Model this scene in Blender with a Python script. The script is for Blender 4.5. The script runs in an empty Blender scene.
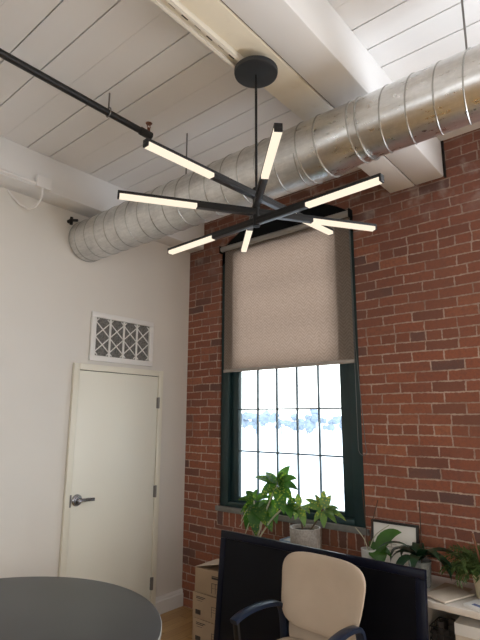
import bpy, bmesh, math, random
from mathutils import Vector, Matrix
random.seed(7)
SC = bpy.context.scene
COL = SC.collection
PI = math.pi

# ------------------------------------------------------------------ materials
class NT:
    """tiny helper for node graphs"""
    def __init__(s, name):
        s.mat = bpy.data.materials.new(name); s.mat.use_nodes = True
        s.nt = s.mat.node_tree; s.nt.nodes.clear()
        s.out = s.nt.nodes.new('ShaderNodeOutputMaterial')
    def n(s, t, **kw):
        nd = s.nt.nodes.new(t)
        for k, v in kw.items(): setattr(nd, k, v)
        return nd
    def put(s, sock, v):
        if isinstance(v, bpy.types.NodeSocket): s.nt.links.new(v, sock)
        elif v is not None: sock.default_value = v
    def m(s, op, a, b=None, c=None):
        nd = s.n('ShaderNodeMath', operation=op)
        s.put(nd.inputs[0], a); s.put(nd.inputs[1], b); s.put(nd.inputs[2], c)
        return nd.outputs[0]
    def mapr(s, v, a, b, c=0., d=1., smooth=True):
        nd = s.n('ShaderNodeMapRange')
        if smooth: nd.interpolation_type = 'SMOOTHSTEP'
        s.put(nd.inputs['Value'], v)
        for k, x in zip(('From Min', 'From Max', 'To Min', 'To Max'), (a, b, c, d)): s.put(nd.inputs[k], x)
        return nd.outputs['Result']
    def mix(s, f, a, b, mode='MIX'):
        nd = s.n('ShaderNodeMix', data_type='RGBA', blend_type=mode)
        s.put(nd.inputs[0], f)
        for i, v in ((6, a), (7, b)):
            if isinstance(v, tuple) and len(v) == 3: v = (*v, 1)
            s.put(nd.inputs[i], v)
        return nd.outputs[2]
    def coord(s, scale=None, kind='Object'):
        o = s.n('ShaderNodeTexCoord').outputs[kind]
        if scale:
            mp = s.n('ShaderNodeMapping'); mp.inputs['Scale'].default_value = scale
            s.nt.links.new(o, mp.inputs[0]); o = mp.outputs[0]
        return o
    def noise(s, vec, scale=5., detail=3., rough=.5, col=False):
        nd = s.n('ShaderNodeTexNoise'); s.put(nd.inputs['Vector'], vec)
        nd.inputs['Scale'].default_value = scale; nd.inputs['Detail'].default_value = detail
        nd.inputs['Roughness'].default_value = rough
        return nd.outputs['Color' if col else 'Fac']
    def ramp(s, f, stops, interp='LINEAR'):
        nd = s.n('ShaderNodeValToRGB'); cr = nd.color_ramp; cr.interpolation = interp
        while len(cr.elements) < len(stops): cr.elements.new(.5)
        for e, (p, c) in zip(cr.elements, stops): e.position = p; e.color = (*c, 1)
        s.put(nd.inputs[0], f); return nd.outputs[0]
    def bump(s, h, strength=.3, dist=.01):
        nd = s.n('ShaderNodeBump'); nd.inputs['Strength'].default_value = strength
        nd.inputs['Distance'].default_value = dist; s.put(nd.inputs['Height'], h); return nd.outputs[0]
    def bsdf(s, color, rough=.6, metal=0., normal=None, **kw):
        nd = s.n('ShaderNodeBsdfPrincipled')
        if isinstance(color, tuple): color = (*color[:3], 1)
        s.put(nd.inputs['Base Color'], color); s.put(nd.inputs['Roughness'], rough); s.put(nd.inputs['Metallic'], metal)
        if normal is not None: s.put(nd.inputs['Normal'], normal)
        for k, v in kw.items(): s.put(nd.inputs[k], v)
        return nd.outputs[0]
    def done(s, shader):
        s.nt.links.new(shader, s.out.inputs[0]); return s.mat

def plain(name, c, rough=.6, metal=0., var=.12, scale=6., bump=0., bscale=60., **kw):
    t = NT(name); v = t.coord()
    n = t.noise(v, scale, 3)
    lo = tuple(x * (1 - var) for x in c); hi = tuple(min(1, x * (1 + var)) for x in c)
    col = t.ramp(n, [(.3, lo), (.7, hi)])
    nm = t.bump(t.noise(v, bscale, 3), bump, .004) if bump else None
    return t.done(t.bsdf(col, rough, metal, nm, **kw))

def emis(name, c, strength):
    t = NT(name); v = t.coord()
    col = t.ramp(t.noise(v, 3), [(0, tuple(x * .97 for x in c)), (1, c)])
    e = t.n('ShaderNodeEmission'); t.put(e.inputs[0], col); e.inputs[1].default_value = strength
    return t.done(e.outputs[0])

def brick_material():
    t = NT('red_brick'); v = t.coord()
    sp = t.n('ShaderNodeSeparateXYZ'); t.nt.links.new(v, sp.inputs[0])
    x, y, z = sp.outputs
    n1 = t.noise(v, 9, 2); n2 = t.noise(v, 45, 3); n3 = t.noise(v, 2.2, 2); n4 = t.noise(v, 160, 2)
    u = t.m('ADD', t.m('ADD', x, y), t.m('MULTIPLY', t.m('SUBTRACT', n1, .5), .022))
    w_ = t.m('ADD', z, t.m('ADD', t.m('MULTIPLY', t.m('SUBTRACT', n3, .5), .02), t.m('MULTIPLY', t.m('SUBTRACT', n1, .5), .008)))
    S = t.m('MULTIPLY', t.m('MULTIPLY', t.m('GREATER_THAN', z, .742), t.m('LESS_THAN', z, .872)),
            t.m('MULTIPLY', t.m('GREATER_THAN', x, .42), t.m('LESS_THAN', x, 1.87)))
    iS = t.m('SUBTRACT', 1., S)
    u2 = t.m('ADD', t.m('MULTIPLY', u, iS), t.m('MULTIPLY', t.m('SUBTRACT', z, .742), S))
    v2 = t.m('ADD', t.m('MULTIPLY', w_, iS), t.m('MULTIPLY', u, S))
    h = .0705
    rf = t.m('DIVIDE', v2, h); row = t.m('FLOOR', rf); fv = t.m('FRACT', rf)
    hdr = t.m('MULTIPLY', t.m('COMPARE', t.m('MODULO', row, 9.), 4., .1), iS)
    w = t.m('SUBTRACT', .217, t.m('MULTIPLY', hdr, .1085))
    wn = t.n('ShaderNodeTexWhiteNoise', noise_dimensions='1D'); t.put(wn.inputs['W'], row)
    off = t.m('MULTIPLY', t.m('ADD', t.m('MULTIPLY', t.m('MODULO', row, 2.), .1085), t.m('MULTIPLY', wn.outputs[0], .06)), iS)
    cf = t.m('DIVIDE', t.m('ADD', u2, t.m('ADD', off, 0.)), w); colm = t.m('FLOOR', cf); fu = t.m('FRACT', cf)
    du = t.m('MULTIPLY', t.m('MINIMUM', fu, t.m('SUBTRACT', 1., fu)), w)
    dv = t.m('MULTIPLY', t.m('MINIMUM', fv, t.m('SUBTRACT', 1., fv)), h)
    d = t.m('ADD', t.m('MINIMUM', du, dv), t.m('MULTIPLY', t.m('SUBTRACT', n2, .5), .014))
    mask = t.mapr(d, .0026, .0064)
    cv = t.n('ShaderNodeCombineXYZ'); t.put(cv.inputs[0], colm); t.put(cv.inputs[1], row)
    wn2 = t.n('ShaderNodeTexWhiteNoise', noise_dimensions='2D'); t.nt.links.new(cv.outputs[0], wn2.inputs['Vector'])
    bc = t.ramp(wn2.outputs[0], [(0, (.115, .066, .060)), (.08, (.16, .068, .050)), (.2, (.225, .078, .046)), (.4, (.285, .092, .050)),
                                 (.6, (.30, .098, .052)), (.75, (.235, .082, .050)), (.88, (.36, .128, .066)), (1, (.27, .098, .064))])
    n5 = t.noise(v, 17, 3)
    bc = t.mix(t.mapr(n5, .45, .75, 0, .4), bc, (.19, .085, .062))
    bc = t.mix(t.mapr(n2, .40, .78, 0, .55), bc, (.15, .065, .048))
    bc = t.mix(t.mapr(n4, .62, .75, 0, .5), bc, (.38, .22, .16))
    bc = t.mix(t.mapr(n3, .35, .7, 0, .25), bc, (.34, .125, .065))
    mort_dirt = t.mapr(t.noise(v, 5.5, 3), .42, .68, 0, .62)
    # old lime smears high on the wall near the beam pockets
    sm = t.m('MULTIPLY', t.mapr(z, 2.95, 3.3), t.mapr(t.noise(v, 7, 4), .5, .7))
    mort = t.mix(t.mapr(n1, .3, .7), (.40, .285, .225), (.53, .40, .325))
    mort = t.mix(mort_dirt, mort, (.20, .105, .075))
    c = t.mix(mask, mort, bc)
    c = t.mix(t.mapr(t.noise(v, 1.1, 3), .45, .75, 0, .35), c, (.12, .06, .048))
    c = t.mix(t.m('MULTIPLY', t.mapr(z, 2.3, 3.4), .38), c, (.075, .045, .042))  # darker toward the top: soot plus weaker light up there, put into the colour
    c = t.mix(t.m('MULTIPLY', sm, .55), c, (.42, .36, .33))
    nm = t.bump(t.m('ADD', t.m('MULTIPLY', mask, 1.), t.m('MULTIPLY', n2, .5)), .55, .008)
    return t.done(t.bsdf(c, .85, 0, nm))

def plaster(name, c, rough=.55, var=.05):
    t = NT(name); v = t.coord()
    col = t.ramp(t.noise(v, 1.3, 4), [(.3, tuple(x * (1 - var) for x in c)), (.7, c)])
    nm = t.bump(t.noise(v, 120, 2), .06, .003)
    return t.done(t.bsdf(col, rough, 0, nm))

def stained_cream():
    t = NT('stained_cream_paint'); v = t.coord()
    sp = t.n('ShaderNodeSeparateXYZ'); t.nt.links.new(v, sp.inputs[0])
    f = t.m('ADD', sp.outputs[1], t.m('MULTIPLY', t.m('SUBTRACT', t.noise(v, 4, 4), .5), .8))
    c = t.mix(t.mapr(f, -1.7, -.9), (.76, .69, .55), (.80, .785, .76))
    c = t.mix(t.mapr(t.noise(v, 9, 4), .55, .75, 0, .4), c, (.60, .52, .40))
    return t.done(t.bsdf(c, .55))

def wood_floor():
    t = NT('oak_floor'); v = t.coord()
    sp = t.n('ShaderNodeSeparateXYZ'); t.nt.links.new(v, sp.inputs[0]); x, y, z = sp.outputs
    r = t.m('DIVIDE', x, .083); row = t.m('FLOOR', r); fr = t.m('FRACT', r)
    wn = t.n('ShaderNodeTexWhiteNoise', noise_dimensions='1D'); t.put(wn.inputs['W'], row)
    l = t.m('ADD', t.m('DIVIDE', y, .9), t.m('MULTIPLY', wn.outputs[0], 7.)); cell = t.m('FLOOR', l); fl = t.m('FRACT', l)
    cv = t.n('ShaderNodeCombineXYZ'); t.put(cv.inputs[0], row); t.put(cv.inputs[1], cell)
    w2 = t.n('ShaderNodeTexWhiteNoise', noise_dimensions='2D'); t.nt.links.new(cv.outputs[0], w2.inputs['Vector'])
    g = t.noise(t.coord((40, 2.5, 1)), 3, 5, .6)
    c = t.mix(t.mapr(g, .3, .7), (.44, .265, .10), (.58, .38, .16))
    c = t.mix(t.m('MULTIPLY', w2.outputs[0], .45), c, (.33, .17, .065))
    gap = t.m('MAXIMUM', t.m('LESS_THAN', fr, .02), t.m('LESS_THAN', fl, .004))
    c = t.mix(gap, c, (.12, .06, .025))
    return t.done(t.bsdf(c, .32, 0, t.bump(g, .05, .002)))

def galvanized(name, base=(.62, .62, .60), rough=.34, var=.18):
    t = NT(name); v = t.coord()
    vo = t.n('ShaderNodeTexVoronoi'); t.put(vo.inputs['Vector'], v); vo.inputs['Scale'].default_value = 55
    wn = t.n('ShaderNodeRGBToBW'); t.nt.links.new(vo.outputs['Color'], wn.inputs[0])
    n = t.noise(v, 6, 5, .65); st = t.noise(t.coord((3, 18, 18)), 3, 4, .6)
    c = t.ramp(t.m('ADD', t.m('MULTIPLY', n, .5), t.m('MULTIPLY', st, .5)), [(.3, tuple(x * (1 - var) for x in base)), (.5, base), (.7, tuple(min(1, x * (1 + var * .8)) for x in base))])
    c = t.mix(t.m('MULTIPLY', wn.outputs[0], .22), c, (.45, .45, .45))
    r = t.mapr(t.m('ADD', st, t.m('MULTIPLY', wn.outputs[0], .3)), .3, 1., rough - .05, rough + .1)
    nm = t.bump(t.m('ADD', n, t.m('MULTIPLY', wn.outputs[0], .2)), .05, .006)
    return t.done(t.bsdf(c, r, 1., nm))

def shade_fabric():
    t = NT('shade_fabric'); v = t.coord()
    # chevron weave
    sp = t.n('ShaderNodeSeparateXYZ'); t.nt.links.new(v, sp.inputs[0]); x, y, z = sp.outputs
    zig = t.m('PINGPONG', x, .045)
    st = t.m('SINE', t.m('MULTIPLY', t.m('ADD', z, zig), 230.))
    n = t.noise(v, 110, 2); n2 = t.noise(v, 40, 3)
    f = t.m('ADD', t.m('MULTIPLY', st, .17), t.m('ADD', t.m('MULTIPLY', n, .5), t.m('MULTIPLY', n2, .5)))
    c = t.ramp(f, [(.25, (.34, .275, .235)), (.75, (.50, .415, .36))])
    d = t.n('ShaderNodeBsdfDiffuse'); t.put(d.inputs[0], t.mix(1., c, (.86, .86, .84), 'MULTIPLY'))
    tr = t.n('ShaderNodeBsdfTranslucent'); t.put(tr.inputs[0], t.mix(1., c, (.98, .80, .69), 'MULTIPLY'))
    mx = t.n('ShaderNodeMixShader'); mx.inputs[0].default_value = SHADE_TRANS
    t.nt.links.new(d.outputs[0], mx.inputs[1]); t.nt.links.new(tr.outputs[0], mx.inputs[2])
    return t.done(mx.outputs[0])
SHADE_TRANS = .5

def glass_mat():
    t = NT('window_glass')
    tr = t.n('ShaderNodeBsdfTransparent'); tr.inputs[0].default_value = (.95, .98, .97, 1)
    gl = t.n('ShaderNodeBsdfGlossy'); gl.inputs['Roughness'].default_value = .02
    fr = t.n('ShaderNodeFresnel'); fr.inputs[0].default_value = 1.45
    f = t.m('ADD', t.m('MULTIPLY', fr.outputs[0], .8), t.m('MULTIPLY', t.noise(t.coord(), 3), .01))
    mx = t.n('ShaderNodeMixShader'); t.put(mx.inputs[0], f)
    t.nt.links.new(tr.outputs[0], mx.inputs[1]); t.nt.links.new(gl.outputs[0], mx.inputs[2])
    return t.done(mx.outputs[0])

def clear_plastic():
    t = NT('clear_plastic')
    tr = t.n('ShaderNodeBsdfTransparent'); tr.inputs[0].default_value = (.86, .9, .9, 1)
    gl = t.bsdf(t.ramp(t.noise(t.coord(), 40), [(.3, (.45, .5, .5)), (.7, (.7, .74, .74))]), .12)
    mx = t.n('ShaderNodeMixShader'); mx.inputs[0].default_value = .55
    t.nt.links.new(tr.outputs[0], mx.inputs[1]); t.nt.links.new(gl, mx.inputs[2])
    return t.done(mx.outputs[0])

def leaf_mat(name, dark, light, spot=None, amount=.5, rough=.32, trans=.25):
    t = NT(name); v = t.coord()
    c = t.ramp(t.noise(v, 9, 2), [(.3, dark), (.7, light)])
    if spot:
        vo = t.n('ShaderNodeTexVoronoi'); t.put(vo.inputs['Vector'], v); vo.inputs['Scale'].default_value = 60
        f = t.m('MULTIPLY', t.mapr(vo.outputs['Distance'], .25, .45, 1, 0), t.mapr(t.noise(v, 6, 2), .5 - amount * .3, .62))
        c = t.mix(f, c, spot)
    p = t.bsdf(c, rough)
    tr = t.n('ShaderNodeBsdfTranslucent'); t.put(tr.inputs[0], t.mix(1., c, (1., 1., .4), 'MULTIPLY'))
    mx = t.n('ShaderNodeMixShader'); mx.inputs[0].default_value = trans
    t.nt.links.new(p, mx.inputs[1]); t.nt.links.new(tr.outputs[0], mx.inputs[2])
    return t.done(mx.outputs[0])

M = dict(
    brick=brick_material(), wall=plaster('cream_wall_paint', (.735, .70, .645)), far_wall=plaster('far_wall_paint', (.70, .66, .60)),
    ceil=plaster('white_ceiling_boards', (.85, .84, .83), .6, .08), gap=plain('dark_gap', (.05, .045, .04), .9),
    floor=wood_floor(), beam=plaster('white_beam_paint', (.82, .81, .80), .6, .07), cream=stained_cream(), channel=plaster('cream_channel_paint', (.80, .745, .64), .5, .06),
    door=plaster('cream_door_paint', (.84, .82, .72), .38, .03), door_frame=plaster('cream_frame_paint', (.80, .765, .65), .4, .04),
    white=plaster('white_gloss_paint', (.80, .785, .76), .4, .03),
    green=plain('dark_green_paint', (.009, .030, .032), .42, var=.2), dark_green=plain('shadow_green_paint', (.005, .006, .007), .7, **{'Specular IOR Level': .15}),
    muntin=plain('glare_lit_muntin', (.085, .12, .14), .5, var=.1),  # window glare on the muntins put into this lighter blue-grey
    sill=plain('grey_stone', (.19, .18, .165), .8, var=.15, scale=20, bump=.3), glass=glass_mat(),
    black=plain('black_metal', (.0075, .007, .007), .45, 0., var=.3, **{'Specular IOR Level': .3}), canopy=plain('charcoal_metal', (.035, .038, .042), .42, .4, var=.2),
    bar_under=plain('brushed_dark_aluminium', (.10, .10, .11), .35, .7),
    led=emis('warm_led', (1., .87, .68), 1.12),
    duct=galvanized('galvanized_steel', (.76, .76, .75), .30), duct_left=galvanized('dull_galvanized_steel', (.72, .72, .71), .42, .3), seam=galvanized('duct_seam_steel', (.42, .42, .40), .4),
    chrome=plain('satin_chrome', (.42, .42, .44), .25, 1.), steel=plain('dull_steel', (.22, .21, .20), .4, .9), bronze=plain('bronze_brass', (.22, .10, .06), .35, .8),
    pipe=plain('black_pipe', (.008, .007, .007), .5, 0.),
    shade=shade_fabric(), shade_bar=plain('taupe_fabric', (.36, .32, .285), .8, bump=.2), shade_case=plain('grey_shade_case', (.30, .285, .27), .6),
    filt=plain('filter_pleats', (.17, .165, .155), .9, var=.4, scale=90),
    tv=plain('gloss_navy_plastic', (.004, .0055, .016), .3, **{'Specular IOR Level': .18}), screen=plain('dark_screen', (.0045, .005, .008), .3, **{'Specular IOR Level': .14}),
    fabric=plain('beige_upholstery', (.50, .40, .305), .85, var=.05, bump=.25, bscale=250), arm=plain('dark_blue_black_plastic', (.008, .016, .036), .3, **{'Specular IOR Level': .35}),
    table=plain('charcoal_laminate', (.056, .059, .060), .40, var=.08, scale=3), edge=plain('table_edge_band', (.30, .28, .25), .4, .3),
    card=plain('cardboard', (.37, .265, .175), .85, var=.06), card_in=plain('pale_cardboard', (.58, .48, .38), .85), ink=plain('dark_print', (.045, .035, .03), .8),
    tape=plain('packing_tape', (.55, .42, .28), .35),
    lam=plain('white_laminate', (.72, .67, .61), .4, var=.03), lam_in=plain('white_panel', (.55, .53, .50), .5, var=.03),
    kraft=plain('kraft_paper', (.56, .44, .32), .8, var=.05), paper=plain('cream_paper', (.70, .61, .51), .8, var=.04), sheet=plain('white_paper', (.8, .79, .77), .7, var=.02),
    blue=plain('blue_print', (.10, .14, .30), .6), pale_blue=plain('pale_blue_plastic', (.42, .52, .70), .35),
    pot=plain('speckled_stone_pot', (.42, .375, .33), .75, var=.22, scale=70, bump=.2), pot_white=plain('white_ceramic', (.72, .71, .68), .25, var=.03),
    pot_cream=plain('cream_ceramic', (.62, .50, .34), .5, var=.06), pot_black=plain('nursery_pot', (.05, .04, .035), .6), clear=clear_plastic(),
    soil=plain('potting_soil', (.05, .032, .02), .95, var=.5, scale=60, bump=.5), bark=plain('stem_brown', (.13, .085, .05), .8), stick=plain('dark_stake', (.07, .035, .02), .7), redstick=plain('reddish_stake', (.22, .085, .04), .7),
    palestem=plain('pale_stem', (.45, .43, .30), .6),
    croton=leaf_mat('speckled_green_leaf', (.030, .10, .028), (.085, .22, .045), (.36, .44, .07), .42, .26, .48),
    croton_pale=leaf_mat('young_green_leaf', (.07, .18, .06), (.22, .36, .11), (.50, .50, .10), .45, .28, .45),
    orchid=leaf_mat('broad_green_leaf', (.03, .10, .015), (.07, .19, .03), None, 0, .3), strap=leaf_mat('dark_strap_leaf', (.010, .034, .016), (.02, .065, .03), None, 0, .3, .12),
    fern=leaf_mat('fern_green', (.035, .075, .018), (.10, .155, .04), None, 0, .6),
    frame=plain('black_picture_frame', (.015, .012, .011), .35), mat_board=plain('picture_mat', (.86, .83, .77), .8, var=.03), sketch=plain('pencil_grey', (.40, .36, .31), .8),
    wire=plain('black_wire', (.018, .018, .018), .4), bead=plain('grey_bead_chain', (.12, .13, .13), .5),
    snow=plain('snow', (.86, .88, .92), .8, var=.02, scale=.2), tree=plain('hazy_winter_tree', (.23, .28, .36), .9, var=.25, scale=.6), trunk=plain('hazy_trunk', (.26, .3, .37), .9),  # distance haze put into the pale blue tree and trunk colours
    conduit=plaster('white_conduit', (.82, .80, .78), .4, .02), hole=plain('pocket_shadow', (.012, .010, .010), 1.),
)

# ------------------------------------------------------------------ mesh builder
LOCS = {}
class MB:
    def __init__(s): s.bm = bmesh.new()
    def quadgrid(s, rows, mi=0, closed_u=False, closed_v=False):
        vs = [[s.bm.verts.new(p) for p in r] for r in rows]
        nr, nc = len(vs), len(vs[0])
        for i in range(nr - (0 if closed_u else 1)):
            for j in range(nc - (0 if closed_v else 1)):
                a, b, c, d = vs[i][j], vs[i][(j + 1) % nc], vs[(i + 1) % nr][(j + 1) % nc], vs[(i + 1) % nr][j]
                try: s.bm.faces.new((a, b, c, d)).material_index = mi
                except ValueError: pass
        return vs
    def box(s, x0, x1, y0, y1, z0, z1, bev=0., mi=0, rot=None, piv=None):
        t = bmesh.new(); bmesh.ops.create_cube(t, size=1)
        for v in t.verts: v.co = Vector(((x0 + x1) / 2 + v.co.x * (x1 - x0), (y0 + y1) / 2 + v.co.y * (y1 - y0), (z0 + z1) / 2 + v.co.z * (z1 - z0)))
        if bev: bmesh.ops.bevel(t, geom=t.edges[:], offset=bev, segments=2, affect='EDGES', profile=.5)
        if rot is not None:
            p = Vector(piv) if piv else Vector(((x0 + x1) / 2, (y0 + y1) / 2, (z0 + z1) / 2))
            for v in t.verts: v.co = rot @ (v.co - p) + p
        s.join(t, mi); return s
    def join(s, t, mi=0):
        mp = {v: s.bm.verts.new(v.co) for v in t.verts}
        for f in t.faces:
            try: s.bm.faces.new([mp[v] for v in f.verts]).material_index = mi
            except ValueError: pass
        t.free()
    def tube(s, pts, r, seg=10, cap=True, mi=0):
        pts = [Vector(p) for p in pts]; n = len(pts)
        rs = r if isinstance(r, (list, tuple)) else [r] * n
        rows = []; up = None
        for i, p in enumerate(pts):
            d = (pts[min(i + 1, n - 1)] - pts[max(i - 1, 0)]).normalized()
            if up is None: up = Vector((0, 0, 1)) if abs(d.z) < .9 else Vector((1, 0, 0))
            a = d.cross(up).normalized(); b = a.cross(d).normalized(); up = b
            rows.append([p + a * math.cos(2 * PI * k / seg) * rs[i] + b * math.sin(2 * PI * k / seg) * rs[i] for k in range(seg)])
        vs = s.quadgrid(rows, mi, closed_v=True)
        if cap:
            for r_ in (vs[0][::-1], vs[-1]):
                try: s.bm.faces.new(r_).material_index = mi
                except ValueError: pass
        return s
    def ribbon(s, pts, w, h, wdir, mi=0):
        """rectangular section swept along pts; wdir is the width direction"""
        pts = [Vector(p) for p in pts]; n = len(pts); wd = Vector(wdir).normalized(); rows = []
        for i, p in enumerate(pts):
            d = (pts[min(i + 1, n - 1)] - pts[max(i - 1, 0)]).normalized(); hh = wd.cross(d).normalized()
            k = .3
            prof = [(-1, -1 + k), (-1, 1 - k), (-1 + k, 1), (1 - k, 1), (1, 1 - k), (1, -1 + k), (1 - k, -1), (-1 + k, -1)]
            rows.append([p + wd * (a * w / 2) + hh * (b * h / 2) for a, b in prof])
        vs = s.quadgrid(rows, mi, closed_v=True)
        s.bm.faces.new(vs[0][::-1]); s.bm.faces.new(vs[-1]); return s
    def lathe(s, prof, c=(0, 0, 0), seg=28, mi=0, axis='z'):
        c = Vector(c); rows = []
        for r, z in prof:
            ring = []
            for k in range(seg):
                a = 2 * PI * k / seg; x, y = math.cos(a) * r, math.sin(a) * r
                ring.append(c + (Vector((x, y, z)) if axis == 'z' else Vector((z, x, y)) if axis == 'x' else Vector((x, z, y))))
            rows.append(ring)
        vs = s.quadgrid(rows, mi, closed_v=True)
        for rr in (vs[0][::-1], vs[-1]):
            try: s.bm.faces.new(rr).material_index = mi
            except ValueError: pass
        return s
    def prism(s, poly, a, b, axis='y', mi=0):
        def P(p, t): return (p[0], t, p[1]) if axis == 'y' else (t, p[0], p[1]) if axis == 'x' else (p[0], p[1], t)
        A = [s.bm.verts.new(P(p, a)) for p in poly]; B = [s.bm.verts.new(P(p, b)) for p in poly]
        n = len(poly)
        s.bm.faces.new(A[::-1]).material_index = mi; s.bm.faces.new(B).material_index = mi
        for i in range(n): s.bm.faces.new((A[i], A[(i + 1) % n], B[(i + 1) % n], B[i])).material_index = mi
        return s
    def pad(s, cx, cz, hw, hh, th, n=3.6, taper=0., yfun=None, seg=48, rings=8):
        """puffed rounded-rectangle cushion in the xz plane, thickness along y; yfun(u,v) gives its mid surface"""
        def ring(rr, sgn):
            out = []
            for k in range(seg):
                a = 2 * PI * k / seg; ca, sa = math.cos(a), math.sin(a)
                u = math.copysign(abs(ca) ** (2 / n), ca) * rr; v = math.copysign(abs(sa) ** (2 / n), sa) * rr
                w = hw * (1 + taper * v); y = yfun(u, v) if yfun else 0
                e = sgn * th / 2 * (max(0, 1 - rr ** 5)) ** .5
                out.append((cx + u * w, y + e, cz + v * hh))
            return out
        rs = [.02] + [i / rings for i in range(1, rings)] + [.96, .99]
        rows = [ring(r, -1) for r in rs] + [ring(1., 0)] + [ring(r, 1) for r in rs[::-1]]
        vs = s.quadgrid(rows, closed_v=True)
        s.bm.faces.new(vs[0][::-1]); s.bm.faces.new(vs[-1]); return s
    def leaf(s, base, az, el, L, W, droop=1., seg=7, fold=.18, shape=.45, mi=0, twist=0.):
        p = Vector(base); rows = []; side0 = Vector((-math.sin(az), math.cos(az), 0))
        e = el
        for i in range(seg + 1):
            t = i / seg
            d = Vector((math.cos(az) * math.cos(e), math.sin(az) * math.cos(e), math.sin(e)))
            nrm = side0.cross(d) * -1
            side = (side0 * math.cos(twist) + nrm * math.sin(twist)).normalized()
            w = W / 2 * (math.sin(PI * min(1, t ** (shape * 1.6)) ) ** .8 if 0 < t < 1 else .03)
            up = d.cross(side).normalized()
            rows.append([p + side * w + up * abs(w) * fold, p.copy(), p - side * w + up * abs(w) * fold])
            p = p + d * (L / seg); e -= droop / seg
        s.quadgrid(rows, mi); return s
    def leaf2(s, base, tip, W, lift, n=(.35, -.55, .75), seg=8, fold=.16, shape=.45):
        a, c = Vector(base), Vector(tip); m_ = (a + c) / 2 + Vector((0, 0, lift)) + Vector((0, -.2, .1)) * lift; nn = Vector(n); rows = []
        for i in range(seg + 1):
            t = i / seg; p = a * (1 - t) ** 2 + m_ * 2 * t * (1 - t) + c * t * t
            d = ((m_ - a) * (1 - t) + (c - m_) * t).normalized(); side = d.cross(nn)
            side = side.normalized() if side.length > .05 else Vector((1, 0, 0)); up = side.cross(d).normalized()
            w = W / 2 * (math.sin(PI * t ** (shape * 1.6)) ** .8 if 0 < t < 1 else .04)
            rows.append([p + side * w + up * w * fold, p - up * w * .05, p - side * w + up * w * fold])
        s.quadgrid(rows); return s
    def build(s, name, mats, parent=None, loc=None, smooth=35, recalc=True):
        bm = s.bm
        if recalc: bmesh.ops.recalc_face_normals(bm, faces=bm.faces[:])
        if parent is not None:
            inv = LOCS[parent.name].inverted()
            for v in bm.verts: v.co = inv @ v.co
        elif loc is not None:
            for v in bm.verts: v.co -= Vector(loc)
        me = bpy.data.meshes.new(name); bm.to_mesh(me); bm.free()
        for mt in (mats if isinstance(mats, (list, tuple)) else [mats]): me.materials.append(mt)
        if smooth:
            for p in me.polygons: p.use_smooth = True
            me.set_sharp_from_angle(angle=math.radians(smooth))
        o = bpy.data.objects.new(name, me); COL.objects.link(o)
        if parent is not None:
            o.parent = parent; LOCS[o.name] = LOCS[parent.name]
        else:
            if loc is not None: o.location = loc
            LOCS[o.name] = Matrix.Translation(loc if loc is not None else (0, 0, 0))
        return o

def tag(o, label=None, cat=None, group=None, kind=None):
    if label: o['label'] = label
    if cat: o['category'] = cat
    if group: o['group'] = group
    if kind: o['kind'] = kind
    return o
def thing(name, label, cat, loc=(0, 0, 0), rz=0., group=None, kind=None):
    o = bpy.data.objects.new(name, None); COL.objects.link(o); o.location = loc; o.rotation_euler = (0, 0, rz); o.empty_display_size = .1
    LOCS[o.name] = Matrix.Translation(loc) @ Matrix.Rotation(rz, 4, 'Z')
    return tag(o, label, cat, group, kind)
def copy_tree(o, parent=None):
    c = o.copy(); COL.objects.link(c)
    if parent is not None: c.parent = parent
    for ch in list(o.children): copy_tree(ch, c)
    return c

# ------------------------------------------------------------------ setting
XR, YR, ZC = 7.6, -7.2, 3.61
tag(MB().box(-.2, XR + .2, YR - .2, .25, -.12, 0).build('floor', M['floor'], smooth=0), kind='structure')
tag(MB().box(-.2, 0, YR - .2, .25, 0, 3.78).build('wall_left', M['wall'], smooth=0), kind='structure')

# brick wall with a segmental-arched window opening
wx0, wx1, wz0 = .44, 1.845, .872
zs, zcr = 3.265, 3.515
def arch(x):
    hw = (wx1 - wx0) / 2; c = (wx0 + wx1) / 2; rise = zcr - zs; R = (hw * hw + rise * rise) / (2 * rise)
    return zcr - R + math.sqrt(max(0, R * R - (x - c) ** 2))
NA = 20; AX = [wx0 + (wx1 - wx0) * i / NA for i in range(NA + 1)]
b = MB(); D = .22
def q(*pts): b.bm.faces.new([b.bm.verts.new(p) for p in pts])
for y in (0, D):
    q((0, y, 0), (wx0, y, 0), (wx0, y, 3.78), (0, y, 3.78)); q((wx1, y, 0), (XR, y, 0), (XR, y, 3.78), (wx1, y, 3.78))
    q((wx0, y, 0), (wx1, y, 0), (wx1, y, wz0), (wx0, y, wz0))
    for a, c in zip(AX, AX[1:]): q((a, y, arch(a)), (c, y, arch(c)), (c, y, 3.78), (a, y, 3.78))
q((wx0, 0, wz0), (wx0, D, wz0), (wx0, D, arch(wx0)), (wx0, 0, arch(wx0))); q((wx1, 0, wz0), (wx1, D, wz0), (wx1, D, arch(wx1)), (wx1, 0, arch(wx1)))
q((wx0, 0, wz0), (wx1, 0, wz0), (wx1, D, wz0), (wx0, D, wz0))
for a, c in zip(AX, AX[1:]): q((a, 0, arch(a)), (c, 0, arch(c)), (c, D, arch(c)), (a, D, arch(a)))
bmesh.ops.remove_doubles(b.bm, verts=b.bm.verts[:], dist=1e-5)
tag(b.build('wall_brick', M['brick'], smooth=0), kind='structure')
tag(MB().box(XR, XR + .2, YR - .2, .25, 0, 3.78).build('wall_right', M['far_wall'], smooth=0), kind='structure')
tag(MB().box(0, XR, YR - .2, YR, 0, 3.78).build('wall_rear', M['far_wall'], smooth=0), kind='structure')

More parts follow.
